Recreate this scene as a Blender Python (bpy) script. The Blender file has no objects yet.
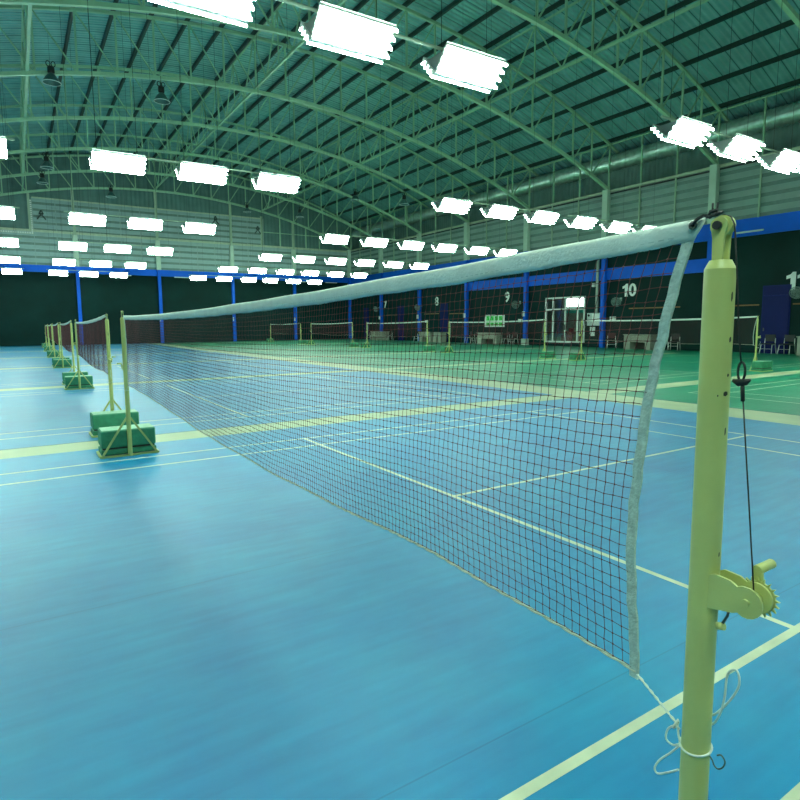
import bpy, math, random
from mathutils import Vector, Matrix
random.seed(7)
PI = math.pi
C = bpy.context.scene.collection
SC = bpy.context.scene

# ------------------------------------------------------------------ materials
def srgb(r, g, b):
    f = lambda c: (c/255/12.92) if c/255 <= .04045 else ((c/255+.055)/1.055)**2.4
    return (f(r), f(g), f(b), 1)

def mat(name, col, rough=.5, metal=0, var=.12, scale=6, bump=0, bscale=60, spec=.5, emit=None, estr=0, coat=0):
    m = bpy.data.materials.new(name); m.use_nodes = True
    nt = m.node_tree; b = nt.nodes['Principled BSDF']
    b.inputs['Roughness'].default_value = rough
    b.inputs['Metallic'].default_value = metal
    b.inputs['Specular IOR Level'].default_value = spec
    b.inputs['Coat Weight'].default_value = coat
    tc = nt.nodes.new('ShaderNodeTexCoord')
    n = nt.nodes.new('ShaderNodeTexNoise'); n.inputs['Scale'].default_value = scale; n.inputs['Detail'].default_value = 5
    nt.links.new(tc.outputs['Object'], n.inputs['Vector'])
    r = nt.nodes.new('ShaderNodeValToRGB')
    r.color_ramp.elements[0].position = .3; r.color_ramp.elements[1].position = .7
    r.color_ramp.elements[0].color = tuple(c*(1-var) for c in col[:3])+(1,)
    r.color_ramp.elements[1].color = tuple(min(1, c*(1+var)) for c in col[:3])+(1,)
    nt.links.new(n.outputs['Fac'], r.inputs['Fac'])
    nt.links.new(r.outputs['Color'], b.inputs['Base Color'])
    if bump:
        n2 = nt.nodes.new('ShaderNodeTexNoise'); n2.inputs['Scale'].default_value = bscale
        nt.links.new(tc.outputs['Object'], n2.inputs['Vector'])
        bp = nt.nodes.new('ShaderNodeBump'); bp.inputs['Strength'].default_value = bump; bp.inputs['Distance'].default_value = .01
        nt.links.new(n2.outputs['Fac'], bp.inputs['Height']); nt.links.new(bp.outputs['Normal'], b.inputs['Normal'])
    if emit:
        b.inputs['Emission Color'].default_value = emit; b.inputs['Emission Strength'].default_value = estr
    return m

def floor_mat(name, col, col2, rough, spec):
    m = bpy.data.materials.new(name); m.use_nodes = True
    nt = m.node_tree; b = nt.nodes['Principled BSDF']; L = nt.links
    tc = nt.nodes.new('ShaderNodeTexCoord')
    n = nt.nodes.new('ShaderNodeTexNoise'); n.inputs['Scale'].default_value = 1.1; n.inputs['Detail'].default_value = 6; n.inputs['Roughness'].default_value = .62
    L.new(tc.outputs['Object'], n.inputs['Vector'])
    r = nt.nodes.new('ShaderNodeValToRGB'); r.color_ramp.elements[0].position = .34; r.color_ramp.elements[1].position = .68
    r.color_ramp.elements[0].color = col; r.color_ramp.elements[1].color = col2
    L.new(n.outputs['Fac'], r.inputs['Fac'])
    # scuffs, long streaks across the court
    mp = nt.nodes.new('ShaderNodeMapping'); mp.inputs['Scale'].default_value = (1.2, 9, 1)
    L.new(tc.outputs['Object'], mp.inputs['Vector'])
    n3 = nt.nodes.new('ShaderNodeTexNoise'); n3.inputs['Scale'].default_value = 1.6; n3.inputs['Detail'].default_value = 4
    L.new(mp.outputs['Vector'], n3.inputs['Vector'])
    mx = nt.nodes.new('ShaderNodeMixRGB'); mx.blend_type = 'SOFT_LIGHT'; mx.inputs['Fac'].default_value = .35
    L.new(r.outputs['Color'], mx.inputs['Color1']); L.new(n3.outputs['Fac'], mx.inputs['Color2'])
    # sheet seams every 1.8 m
    bt = nt.nodes.new('ShaderNodeTexBrick'); bt.inputs['Scale'].default_value = 1
    bt.inputs['Brick Width'].default_value = 15; bt.inputs['Row Height'].default_value = 1.83
    bt.inputs['Mortar Size'].default_value = .004; bt.inputs['Mortar Smooth'].default_value = .3
    mp2 = nt.nodes.new('ShaderNodeMapping'); mp2.inputs['Location'].default_value = (3.3, .52, 0)
    L.new(tc.outputs['Object'], mp2.inputs['Vector'])
    L.new(mp2.outputs['Vector'], bt.inputs['Vector'])
    mx2 = nt.nodes.new('ShaderNodeMixRGB'); mx2.blend_type = 'MULTIPLY'
    mr = nt.nodes.new('ShaderNodeMath'); mr.operation = 'MULTIPLY'; mr.inputs[1].default_value = .35
    L.new(bt.outputs['Fac'], mr.inputs[0]); L.new(mr.outputs[0], mx2.inputs['Fac'])
    L.new(mx.outputs['Color'], mx2.inputs['Color1']); mx2.inputs['Color2'].default_value = (.2, .3, .35, 1)
    L.new(mx2.outputs['Color'], b.inputs['Base Color'])
    b.inputs['Roughness'].default_value = rough; b.inputs['Specular IOR Level'].default_value = spec
    n2 = nt.nodes.new('ShaderNodeTexNoise'); n2.inputs['Scale'].default_value = 260
    L.new(tc.outputs['Object'], n2.inputs['Vector'])
    bp = nt.nodes.new('ShaderNodeBump'); bp.inputs['Strength'].default_value = .12; bp.inputs['Distance'].default_value = .004
    L.new(n2.outputs['Fac'], bp.inputs['Height']); L.new(bp.outputs['Normal'], b.inputs['Normal'])
    return m

def ribbed(name, col, axis, period, rough=.45, metal=0, seam=None, depth=.02, var=.15):
    """sheet metal with fine ribs along one axis (bump), darker lap lines every `seam` metres"""
    m = mat(name, col, rough, metal, var, 1.3)
    nt = m.node_tree; b = nt.nodes['Principled BSDF']; L = nt.links
    tc = nt.nodes.new('ShaderNodeTexCoord'); sp = nt.nodes.new('ShaderNodeSeparateXYZ'); L.new(tc.outputs['Object'], sp.inputs[0])
    mu = nt.nodes.new('ShaderNodeMath'); mu.operation = 'MULTIPLY'; mu.inputs[1].default_value = 2*PI/period
    L.new(sp.outputs[axis], mu.inputs[0])
    si = nt.nodes.new('ShaderNodeMath'); si.operation = 'SINE'; L.new(mu.outputs[0], si.inputs[0])
    bp = nt.nodes.new('ShaderNodeBump'); bp.inputs['Strength'].default_value = .7; bp.inputs['Distance'].default_value = depth
    L.new(si.outputs[0], bp.inputs['Height']); L.new(bp.outputs['Normal'], b.inputs['Normal'])
    if seam:
        mo = nt.nodes.new('ShaderNodeMath'); mo.operation = 'MODULO'; mo.inputs[1].default_value = seam
        ad = nt.nodes.new('ShaderNodeMath'); ad.operation = 'ADD'; ad.inputs[1].default_value = 500
        L.new(sp.outputs[axis], ad.inputs[0]); L.new(ad.outputs[0], mo.inputs[0])
        lt = nt.nodes.new('ShaderNodeMath'); lt.operation = 'LESS_THAN'; lt.inputs[1].default_value = .05
        L.new(mo.outputs[0], lt.inputs[0])
        src = b.inputs['Base Color'].links[0].from_socket
        mx = nt.nodes.new('ShaderNodeMixRGB'); mx.blend_type = 'MULTIPLY'; mx.inputs['Color2'].default_value = (.35, .4, .4, 1)
        L.new(lt.outputs[0], mx.inputs['Fac']); L.new(src, mx.inputs['Color1']); L.new(mx.outputs['Color'], b.inputs['Base Color'])
    return m

LIGHT = (0.74, 1.0, 0.84, 1)
M = {}
M['blue'] = floor_mat('court_blue', (.002, .190, .42, 1), (.005, .26, .47, 1), .41, .45)
M['green'] = floor_mat('court_green', (.003, .20, .10, 1), (.008, .26, .135, 1), .40, .4)
M['band'] = mat('band_yellow_green', (.40, .47, .27, 1), .45, var=.12, scale=1.5)
M['line'] = mat('line_cream', (.62, .66, .46, 1), .5, var=.15, scale=5)
M['edge'] = mat('band_edge', (.03, .10, .09, 1), .5)
M['wall'] = mat('dark_green_wall', (.0012, .022, .020, 1), .7, var=.25, scale=.7, spec=.15)
M['blueb'] = mat('blue_beam_paint', (.001, .11, .68, 1), .5, spec=.15, var=.06, scale=2)
M['siding'] = mat('grey_siding', (.27, .38, .35, 1), .45, var=.08, scale=1.5)
M['siding_b'] = mat('grey_siding_back', (.30, .43, .43, 1), .45, var=.08, scale=1.5)
M['sheet'] = ribbed('dark_sheet', (.13, .26, .22, 1), 'Y', .28, .5)
M['sheet_x'] = ribbed('dark_sheet_gable', (.08, .17, .16, 1), 'X', .35, .5)
M['roof'] = ribbed('roof_sheet', (.20, .47, .46, 1), 'Y', .25, .38, .25, .76, .03)
M['purlin'] = mat('purlin_steel', (.012, .035, .028, 1), .5)  # dark green-grey, with the shade of the purlins' unlit sides in the colour
M['truss'] = mat('truss_paint', (.30, .52, .34, 1), .42, var=.1, scale=2)
M['studs'] = mat('stud_paint', (.34, .46, .33, 1), .45, var=.1, scale=2)
M['louvre_gap_shade'] = mat('louvre_gap_shade', (.13, .21, .19, 1), .6)  # backing darker than the slats: shade between them put into its colour
M['column'] = mat('column_paint', (.46, .60, .50, 1), .45, var=.06, scale=2)
M['girt'] = mat('girt_paint', (.42, .50, .36, 1), .45)
M['duct'] = mat('duct_foil', (.45, .62, .56, 1), .32, .6, var=.2, scale=4)
M['post'] = mat('post_cream', (.50, .54, .185, 1), .36, var=.06, scale=9, bump=.05, bscale=90)
M['postdark'] = mat('post_chip_gap_shade', (.03, .03, .02, 1), .6)  # paint chips, and painted shade in the gap under the weights
M['block'] = mat('block_green', (.035, .24, .125, 1), .6, var=.22, scale=12, bump=.2, bscale=60)
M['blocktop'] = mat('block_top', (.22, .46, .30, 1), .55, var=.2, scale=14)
M['tape'] = mat('net_tape', (.70, .79, .72, 1), .75, var=.06, scale=20, bump=.3, bscale=140)
M['sidetape'] = mat('net_side_tape', (.42, .54, .49, 1), .7, var=.18, scale=60, bump=.5, bscale=160)
M['thread'] = mat('net_thread', (.105, .022, .026, 1), .75, var=.2, scale=30)
M['cord'] = mat('net_cord', (.62, .64, .50, 1), .75, var=.15, scale=60)
M['rope'] = mat('white_rope', (.72, .78, .70, 1), .7, var=.08, scale=80)
M['black'] = mat('black_cord', (.008, .010, .010, 1), .55)
M['steel'] = mat('dark_steel', (.10, .12, .11, 1), .4, .8)
M['chrome'] = mat('chrome', (.72, .76, .72, 1), .35, .35, var=.05)
M['tube'] = mat('fluorescent_tube', (.9, .9, .9, 1), .4, emit=LIGHT, estr=61)
M['reflector'] = mat('reflector_white', (.70, .76, .72, 1), .4)
M['housing'] = mat('housing_grey', (.16, .20, .18, 1), .5)
M['bell'] = mat('lamp_bell', (.06, .14, .13, 1), .35, .35)
M['bellrim'] = mat('lamp_rim', (.7, .85, .85, 1), .25)
M['white'] = mat('white_paint', (.72, .78, .74, 1), .5, var=.05)
M['digit'] = mat('number_white', (.80, .86, .82, 1), .55, var=.05)
M['rail'] = mat('wood_rail', (.22, .11, .025, 1), .5)
M['door'] = mat('door_navy', (.002, .007, .085, 1), .5, var=.1, scale=1, spec=.15)
M['doorline'] = mat('door_navy_edge', (.004, .012, .11, 1), .5, spec=.15)
M['alu'] = mat('white_aluminium', (.74, .82, .78, 1), .4, var=.04)
M['desk'] = mat('desk_grey_white', (.30, .34, .27, 1), .5, var=.08)
M['deskdark'] = mat('desk_inside', (.05, .05, .035, 1), .6)
M['seat'] = mat('chair_dark', (.014, .016, .018, 1), .6)
M['seatred'] = mat('chair_maroon', (.05, .010, .012, 1), .6)
M['board'] = mat('board_white', (.75, .82, .78, 1), .5, var=.04)
M['boardg'] = mat('board_green', (.03, .62, .09, 1), .5, var=.25, scale=9)
M['boardk'] = mat('board_dark', (.01, .10, .03, 1), .5)
M['ebox'] = mat('panel_grey', (.42, .52, .50, 1), .45, .2)
M['fan'] = mat('fan_grey', (.22, .32, .29, 1), .4, .4)
M['vest'] = mat('vestibule_wall', (.22, .28, .24, 1), .7)
M['vestlit'] = mat('lit_window', (.9, .95, .92, 1), .5, emit=(.9, 1, .97, 1), estr=9)
M['vestteal'] = mat('teal_panel', (.05, .45, .35, 1), .5)
M['red'] = mat('red_things', (.20, .02, .03, 1), .6)
M['post_grey'] = mat('pipe_grey', (.30, .36, .30, 1), .5)
gl = bpy.data.materials.new('door_glass'); gl.use_nodes = True
g = gl.node_tree; g.nodes.remove(g.nodes['Principled BSDF'])
tr = g.nodes.new('ShaderNodeBsdfTransparent'); gs = g.nodes.new('ShaderNodeBsdfGlossy'); gs.inputs['Roughness'].default_value = .04
mxs = g.nodes.new('ShaderNodeMixShader'); fr = g.nodes.new('ShaderNodeFresnel'); fr.inputs['IOR'].default_value = 1.45
g.links.new(fr.outputs[0], mxs.inputs[0]); g.links.new(tr.outputs[0], mxs.inputs[1]); g.links.new(gs.outputs[0], mxs.inputs[2])
g.links.new(mxs.outputs[0], g.nodes['Material Output'].inputs[0])
M['glass'] = gl

# ------------------------------------------------------------------ mesh builder
def basis(d):
    d = Vector(d).normalized()
    a = Vector((0, 0, 1)) if abs(d.z) < .95 else Vector((1, 0, 0))
    u = d.cross(a).normalized(); w = u.cross(d)
    return u, w

class MB:
    def __init__(s): s.v = []; s.f = []; s.mi = []; s.cur = 0; s.sm = []
    def add(s, vs, fs, smooth=False):
        o = len(s.v); s.v += [tuple(v) for v in vs]
        for f in fs:
            s.f.append(tuple(i+o for i in f)); s.mi.append(s.cur); s.sm.append(smooth)
        return s
    def mat(s, i): s.cur = i; return s
    def box(s, c, d, R=None, bev=0):
        hx, hy, hz = d[0]/2, d[1]/2, d[2]/2
        if bev:
            b = min(bev, hx*.9, hy*.9, hz*.9); vs = []; idx = {}
            for sx in (-1, 1):
                for sy in (-1, 1):
                    for sz in (-1, 1):
                        for k in range(3):
                            p = [sx*hx, sy*hy, sz*hz]
                            for j in range(3):
                                if j != k: p[j] -= (sx, sy, sz)[j]*b
                            idx[sx, sy, sz, k] = len(vs); vs.append(Vector(p))
            fs = []
            for k in range(3):
                a, c2 = (k+1) % 3, (k+2) % 3
                for sg in (-1, 1):
                    q = []
                    for (sa, sb) in ((-1, -1), (1, -1), (1, 1), (-1, 1)):
                        t = [0, 0, 0]; t[k] = sg; t[a] = sa; t[c2] = sb; q.append(idx[t[0], t[1], t[2], k])
                    fs.append(q if sg > 0 else q[::-1])
                for sa in (-1, 1):
                    for sb in (-1, 1):
                        t1 = [0, 0, 0]; t1[a] = sa; t1[c2] = sb
                        t2 = list(t1); t1[k] = -1; t2[k] = 1
                        q = [idx[(*t1, a)], idx[(*t2, a)], idx[(*t2, c2)], idx[(*t1, c2)]]
                        fs.append(q if sa*sb < 0 else q[::-1])
            for sx in (-1, 1):
                for sy in (-1, 1):
                    for sz in (-1, 1):
                        q = [idx[sx, sy, sz, k] for k in range(3)]
                        fs.append(q if sx*sy*sz > 0 else q[::-1])
        else:
            vs = [Vector((x*hx, y*hy, z*hz)) for x in (-1, 1) for y in (-1, 1) for z in (-1, 1)]
            fs = [(0, 1, 3, 2), (4, 6, 7, 5), (0, 4, 5, 1), (2, 3, 7, 6), (0, 2, 6, 4), (1, 5, 7, 3)]
        if R: vs = [R @ v for v in vs]
        c = Vector(c)
        return s.add([v+c for v in vs], fs)
    def bb(s, x0, x1, y0, y1, z0, z1, bev=0):
        return s.box(((x0+x1)/2, (y0+y1)/2, (z0+z1)/2), (abs(x1-x0), abs(y1-y0), abs(z1-z0)), None, bev)
    def beam(s, a, b, w, h=None):
        """rectangular bar from a to b: w sideways, h along its 'up'"""
        h = h or w; a = Vector(a); b = Vector(b); u, q = basis(b-a)
        vs = [p + u*(i*w/2) + q*(j*h/2) for p in (a, b) for (i, j) in ((-1, -1), (1, -1), (1, 1), (-1, 1))]
        return s.add(vs, [(0, 1, 2, 3), (7, 6, 5, 4), (0, 4, 5, 1), (1, 5, 6, 2), (2, 6, 7, 3), (3, 7, 4, 0)])
    def path(s, pts, r, n=8, caps=True, closed=False, rs=None):
        pts = [Vector(p) for p in pts]; k = len(pts); vs = []; fs = []
        t = (pts[1]-pts[0]).normalized(); u, w = basis(t)
        for i, p in enumerate(pts):
            if closed: t2 = (pts[(i+1) % k]-pts[i-1]).normalized()
            elif i == 0: t2 = (pts[1]-pts[0]).normalized()
            elif i == k-1: t2 = (pts[-1]-pts[-2]).normalized()
            else: t2 = ((pts[i+1]-p).normalized()+(p-pts[i-1]).normalized()).normalized()
            u = (u - t2*u.dot(t2)).normalized(); w = t2.cross(u)
            rr = rs[i] if rs else r
            vs += [p + (u*math.cos(2*PI*j/n)+w*math.sin(2*PI*j/n))*rr for j in range(n)]
        for i in range(k if closed else k-1):
            for j in range(n):
                a = i*n+j; b = i*n+(j+1) % n; c = ((i+1) % k)*n+(j+1) % n; d = ((i+1) % k)*n+j
                fs.append((a, b, c, d))
        s.add(vs, fs, n > 4)
        if caps and not closed:
            o = len(s.v)-k*n
            s.f.append(tuple(o+j for j in range(n))[::-1]); s.mi.append(s.cur); s.sm.append(False)
            s.f.append(tuple(o+(k-1)*n+j for j in range(n))); s.mi.append(s.cur); s.sm.append(False)
        return s
    def lathe(s, prof, n=24, c=(0, 0, 0), axis=(0, 0, 1), cap=True):
        u, w = basis(axis); ax = Vector(axis).normalized(); c = Vector(c); k = len(prof); vs = []; fs = []
        for r, z in prof:
            vs += [c+ax*z+(u*math.cos(2*PI*j/n)+w*math.sin(2*PI*j/n))*r for j in range(n)]
        for i in range(k-1):
            for j in range(n):
                fs.append((i*n+j, i*n+(j+1) % n, (i+1)*n+(j+1) % n, (i+1)*n+j))
        s.add(vs, fs, True)
        if cap:
            o = len(s.v)-k*n
            s.f.append(tuple(o+j for j in range(n))[::-1]); s.mi.append(s.cur); s.sm.append(False)
            s.f.append(tuple(o+(k-1)*n+j for j in range(n))); s.mi.append(s.cur); s.sm.append(False)
        return s
    def prism(s, poly, x0, x1, ax='X'):
        """polygon in the plane across `ax`, pushed from x0 to x1"""
        def P(x, a, b): return {'X': (x, a, b), 'Y': (a, x, b), 'Z': (a, b, x)}[ax]
        n = len(poly)
        vs = [P(x0, a, b) for a, b in poly]+[P(x1, a, b) for a, b in poly]
        fs = [tuple(range(n))[::-1], tuple(range(n, 2*n))]+[(i, (i+1) % n, n+(i+1) % n, n+i) for i in range(n)]
        return s.add(vs, fs)
    def data(s, name, mats):
        me = bpy.data.meshes.new(name); me.from_pydata(s.v, [], s.f); me.update()
        for m in (mats if isinstance(mats, (list, tuple)) else [mats]): me.materials.append(m)
        me.polygons.foreach_set('material_index', s.mi); me.polygons.foreach_set('use_smooth', s.sm)
        import bmesh
        if len(s.f) < 30000:
            bm = bmesh.new(); bm.from_mesh(me); bmesh.ops.recalc_face_normals(bm, faces=bm.faces); bm.to_mesh(me); bm.free()
        return me
    def build(s, name, mats, parent=None):
        o = bpy.data.objects.new(name, s.data(name, mats)); C.objects.link(o)
        if parent: o.parent = parent
        return o

def tag(o, label, cat, group=None, kind=None):
    o['label'] = label; o['category'] = cat
    if group: o['group'] = group
    if kind: o['kind'] = kind
    return o
def thing(name, label, cat, loc=(0, 0, 0), rz=0, group=None):
    o = bpy.data.objects.new(name, None); C.objects.link(o); o.location = loc; o.rotation_euler = (0, 0, rz)
    o.empty_display_size = .1
    return tag(o, label, cat, group)
def struct(o): o['kind'] = 'structure'; return o
def copy_tree(o, parent=None):
    c = o.copy(); C.objects.link(c)
    if parent: c.parent = parent
    for ch in list(o.children): copy_tree(ch, c)
    return c
ORD = ['first', 'second', 'third', 'fourth', 'fifth', 'sixth', 'seventh', 'eighth', 'ninth', 'tenth', 'eleventh', 'twelfth',
       'thirteenth', 'fourteenth', 'fifteenth', 'sixteenth', 'seventeenth', 'eighteenth', 'nineteenth', 'twentieth']

# ------------------------------------------------------------------ the hall's measures
PITCH = 8.22                       # court to court
XR, XL, YB, YF = 27.5, -7.6, 49.5, -13.0
X2 = 17.05                         # net line of the green courts
BAY = [49.3-6.15*i for i in range(9)]      # truss / column lines, back wall first
XC, RR, ZP = 10.0, 43.7, 12.5      # arch: centre, radius, peak of the bottom chord
TD = 2.45                          # truss depth
def arch(x): return ZP-RR+math.sqrt(RR*RR-(x-XC)**2)
def roofz(x): return arch(x)+TD+.33

# ------------------------------------------------------------------ floor
fb = MB()
def rect(x0, x1, y0, y1, z, m): fb.mat(m).add([(x0, y0, z), (x1, y0, z), (x1, y1, z), (x0, y1, z)], [(0, 1, 2, 3)])
XB0, XB1 = 7.95, 8.90              # yellow-green band between blue and green courts
rect(XL, XB0, YF, YB, 0, 0); rect(XB0, XB1, YF, YB, 0, 2); rect(XB1, XR+.1, YF, YB, 0, 1)
for k in range(-1, 6):
    yb = k*PITCH+PITCH/2
    rect(XL, XB0, yb-.27, yb+.28, .0005, 2); rect(XL, XB0, yb+.28, yb+.315, .0006, 4)
    rect(XB1, 24.6, yb-.27, yb+.28, .0005, 2); rect(XB1, 24.6, yb+.28, yb+.30, .0006, 4)
rect(XB1-.01, XB1+.025, YF, YB, .0007, 4)
for xc in (0, X2):
    for k in range(-1, 6):
        y = k*PITCH; w = .02
        for s in (-1, 1):
            rect(xc-6.7, xc+6.7, y+s*3.03-w, y+s*3.03+w, .001, 3)
            rect(xc-6.7, xc+6.7, y+s*2.57-w, y+s*2.57+w, .001, 3)
            rect(xc+s*6.68-w, xc+s*6.68+w, y-3.05, y+3.05, .0012, 3)
            rect(xc+s*5.92-w, xc+s*5.92+w, y-3.05, y+3.05, .0012, 3)
            rect(xc+s*1.98-w, xc+s*1.98+w, y-3.05, y+3.05, .0012, 3)
            a, b = sorted((xc+s*1.98, xc+s*6.68)); rect(a, b, y-w, y+w, .001, 3)
struct(fb.build('floor', [M['blue'], M['green'], M['band'], M['line'], M['edge']]))

# ------------------------------------------------------------------ walls
def lap(m, h0, h1, a0, a1, face, sgn, step, ax):
    """lapped horizontal siding standing at `face`, lips pointing along sgn"""
    n = max(1, round((h1-h0)/step)); st = (h1-h0)/n; c = m.cur
    for i in range(n):
        z = h0+i*st
        q = [(face-sgn*.005, z+.55*st), (face+sgn*.075, z+.34*st), (face+sgn*.085, z+.37*st), (face+sgn*.02, z+.98*st), (face-sgn*.005, z+.98*st)]
        m.prism(q, a0, a1, 'Y' if ax == 'X' else 'X')
    m.mat(3)  # backing slab, coloured dark as the shade between slats
    if ax == 'X': m.bb(face+.008*sgn, face-.006*sgn, a0, a1, h0, h1)
    else: m.bb(a0, a1, face+.008*sgn, face-.006*sgn, h0, h1)
    m.mat(c)

# right wall, with an opening for the glass door
DY0, DY1, DZ0, DZ1 = 19.95, 23.1, .22, 3.03
w = MB()
w.bb(XR, XR+.15, YF, DY0, 0, 6.1); w.bb(XR, XR+.15, DY1, YB, 0, 6.1); w.bb(XR, XR+.15, DY0, DY1, DZ1, 6.1); w.bb(XR, XR+.15, DY0, DY1, 0, DZ0)
w.mat(1); w.bb(XR+.02, XR+.15, YF, YB, 6.1, 8.72); lap(w, 6.14, 8.7, YF, YB, XR+.02, -1, .41, 'X')
w.mat(2); w.bb(29.25, 29.35, YF, YB, 8.7, 11.3); w.bb(XR+.1, 29.3, YF, YB, 8.62, 8.70)
struct(w.build('wall_right', [M['wall'], M['siding'], M['sheet'], M['louvre_gap_shade']]))
# back wall and gable
w = MB()
w.bb(XL, 29.3, YB, YB+.15, 0, 6.1)
w.mat(1); w.bb(XL, 29.3, YB+.02, YB+.15, 6.1, 8.62); lap(w, 6.14, 8.6, XL, XR, YB+.02, -1, .45, 'Y')
lap(w, 8.7, 11.12, .55, 18.4, YB+.02, -1, .45, 'Y')
w.mat(2)
N = 24; pts = [(XL+(29.3-XL)*i/N) for i in range(N+1)]
w.prism([(XL, 8.6)]+[(29.3, 8.6)]+[(x, roofz(x)-.05) for x in pts[::-1]], YB+.03, YB+.16, 'Y')
struct(w.build('wall_back', [M['wall'], M['siding_b'], M['sheet_x'], M['louvre_gap_shade']]))
w = MB(); w.bb(XL-.15, XL, YF, YB, 0, 6.1); w.mat(1); w.bb(XL-.15, XL, YF, YB, 6.1, 11.3)
struct(w.build('wall_left', [M['wall'], M['siding']]))
w = MB(); w.bb(XL, 29.3, YF-.15, YF, 0, 6.1); w.mat(1); w.prism([(XL, 6.1), (29.3, 6.1)]+[(x, roofz(x)-.05) for x in pts[::-1]], YF-.15, YF, 'Y')
struct(w.build('wall_front', [M['wall'], M['siding']]))

# roof
r = MB(); N = 60; x0, x1 = XL-.3, 29.5
for i in range(N):
    a = x0+(x1-x0)*i/N; b = x0+(x1-x0)*(i+1)/N
    r.add([(a, YF-.2, roofz(a)), (b, YF-.2, roofz(b)), (b, YB+.2, roofz(b)), (a, YB+.2, roofz(a)),
           (a, YF-.2, roofz(a)+.06), (b, YF-.2, roofz(b)+.06), (b, YB+.2, roofz(b)+.06), (a, YB+.2, roofz(a)+.06)],
          [(3, 2, 1, 0), (4, 5, 6, 7)])
struct(r.build('ceiling', M['roof']))
# purlins: every panel point of the trusses
NP = 23; PX = [XL+.35+(XR-XL-.35)*i/NP for i in range(NP+1)]
for i, x in enumerate(PX+[28.7]):
    t = (Vector((1, 0, -(x-XC)/RR))).normalized(); nz = Vector((-t.z, 0, t.x)); z = roofz(x)-.115
    m = MB()
    for y in (YF, YB):
        pass
    vs = [Vector((x, y, z))+t*(a*.045)+nz*(b*.10) for y in (YF, YB) for a, b in ((-1, -1), (1, -1), (1, 1), (-1, 1))]
    m.add(vs, [(0, 1, 2, 3), (7, 6, 5, 4), (0, 4, 5, 1), (1, 5, 6, 2), (2, 6, 7, 3), (3, 7, 4, 0)])
    o = struct(m.build('roof_purlin', M['purlin']))

# beams, pillars, girts: the fixed frame of the room
def S(name, m, mt): return struct(m.build(name, mt))
m = MB(); m.bb(XR-.06, XR+.02, YF, YB-.1, 5.33, 6.12); S('beam_right', m, M['blueb'])
m = MB(); m.bb(XL, XR-.1, YB-.06, YB+.02, 5.60, 6.12); S('beam_back', m, M['blueb'])
m = MB(); m.bb(XR-.07, XR, BAY[6]+.1, BAY[3], 3.85, 4.50); S('beam_low', m, M['blueb'])
m = MB(); m.bb(XL, XR, YB-.14, YB-.02, 8.58, 8.74); S('trim_girt', m, M['girt'])
m = MB(); m.bb(.6, 18.4, YB-.10, YB-.02, 11.06, 11.16); S('trim_girt', m, M['girt'])
m = MB(); m.bb(XR-.10, XR+.02, YF, YB-.1, 8.68, 8.80); S('trim_eave', m, M['girt'])
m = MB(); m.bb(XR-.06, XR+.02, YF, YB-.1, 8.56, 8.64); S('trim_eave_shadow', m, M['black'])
m = MB(); m.path([(XR, YF, arch(XR)+TD), (XR, YB, arch(XR)+TD)], .05, 6); S('trim_eave_pipe', m, M['truss'])
for i, y in enumerate(BAY[:8]):
    m = MB(); m.bb(XR-.28, XR-.06, y-.125, y+.125, .12 if i in (4,) else 0, 6.1); m.mat(1); m.bb(XR-.32, XR-.02, y-.17, y+.17, 6.1, 8.82)
    if i == 4: m.mat(1); m.bb(XR-.36, XR-.04, y-.2, y+.2, 0, .42)
    S('pillar_right', m, [M['blueb'], M['column']])
for x in (21.45, 15.55, 9.35, 3.3, -2.8):
    m = MB(); m.bb(x-.125, x+.125, YB-.28, YB-.06, 0, 6.1); m.mat(1); m.bb(x-.17, x+.17, YB-.3, YB-.02, 6.1, 8.5); m.mat(2); m.bb(x-.09, x+.09, YB-.24, YB-.06, 8.5, arch(x))
    S('pillar_back', m, [M['blueb'], M['column'], M['studs']])
for y in [BAY[0]-2.05*i for i in range(1, 27)]:
    if min(abs(y-b) for b in BAY) < .3: continue
    m = MB(); m.bb(XR-.09, XR-.02, y-.035, y+.035, 6.1, 8.66); S('trim_stud', m, M['studs'])
for y in [BAY[0]-2.05*i for i in range(1, 27)]:
    m = MB(); m.bb(XR-.04, XR+.04, y-.035, y+.035, 8.8, arch(XR)+TD); S('trim_stud', m, M['truss'])
for x in [.6+i*1.5 for i in range(0, 13)]:
    if min(abs(x-b) for b in (21.45, 15.55, 9.35, 3.3)) < .3: continue
    m = MB(); m.bb(x-.02, x+.02, YB-.07, YB-.02, 6.1, 11.1); S('trim_stud', m, M['siding'])
m = MB(); m.bb(18.32, 18.5, YB-.14, YB-.02, 8.7, 11.3); S('trim_post', m, M['studs'])
for x in (20.2, 22.8, 24.2):
    m = MB(); m.bb(x-.04, x+.04, YB-.10, YB, 8.7, arch(x)); S('trim_post', m, M['truss'])
m = MB(); m.bb(18.5, 27.2, YB-.06, YB, 9.9, 9.96); S('trim_rail', m, M['truss'])
# corner frame with a white dotted edge
m = MB(); m.bb(.30, .46, YB-.16, YB-.02, 8.62, 11.5); S('trim_post', m, M['studs'])
t = thing('dotted_edging', 'white dotted edging around the dark panel high on the back wall', 'edging', (.5, YB-.18, 8.45))
m = MB(); m.bb(-3.0, .04, .0, .02, -.06, -.045); m.build('strip', M['girt'], t); m = MB(); m.bb(.045, .06, .0, .02, -.06, 2.4); m.build('strip', M['girt'], t)
for i in range(16):
    m = MB(); m.bb(-.05, .05, -.05, .0, .1+i*.15, .19+i*.15); m.build('dot', M['white'], t)
for i in range(20):
    m = MB(); m.bb(-.05-i*.15, .04-i*.15, -.05, .0, -.04, .06); m.build('dot', M['white'], t)

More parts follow.
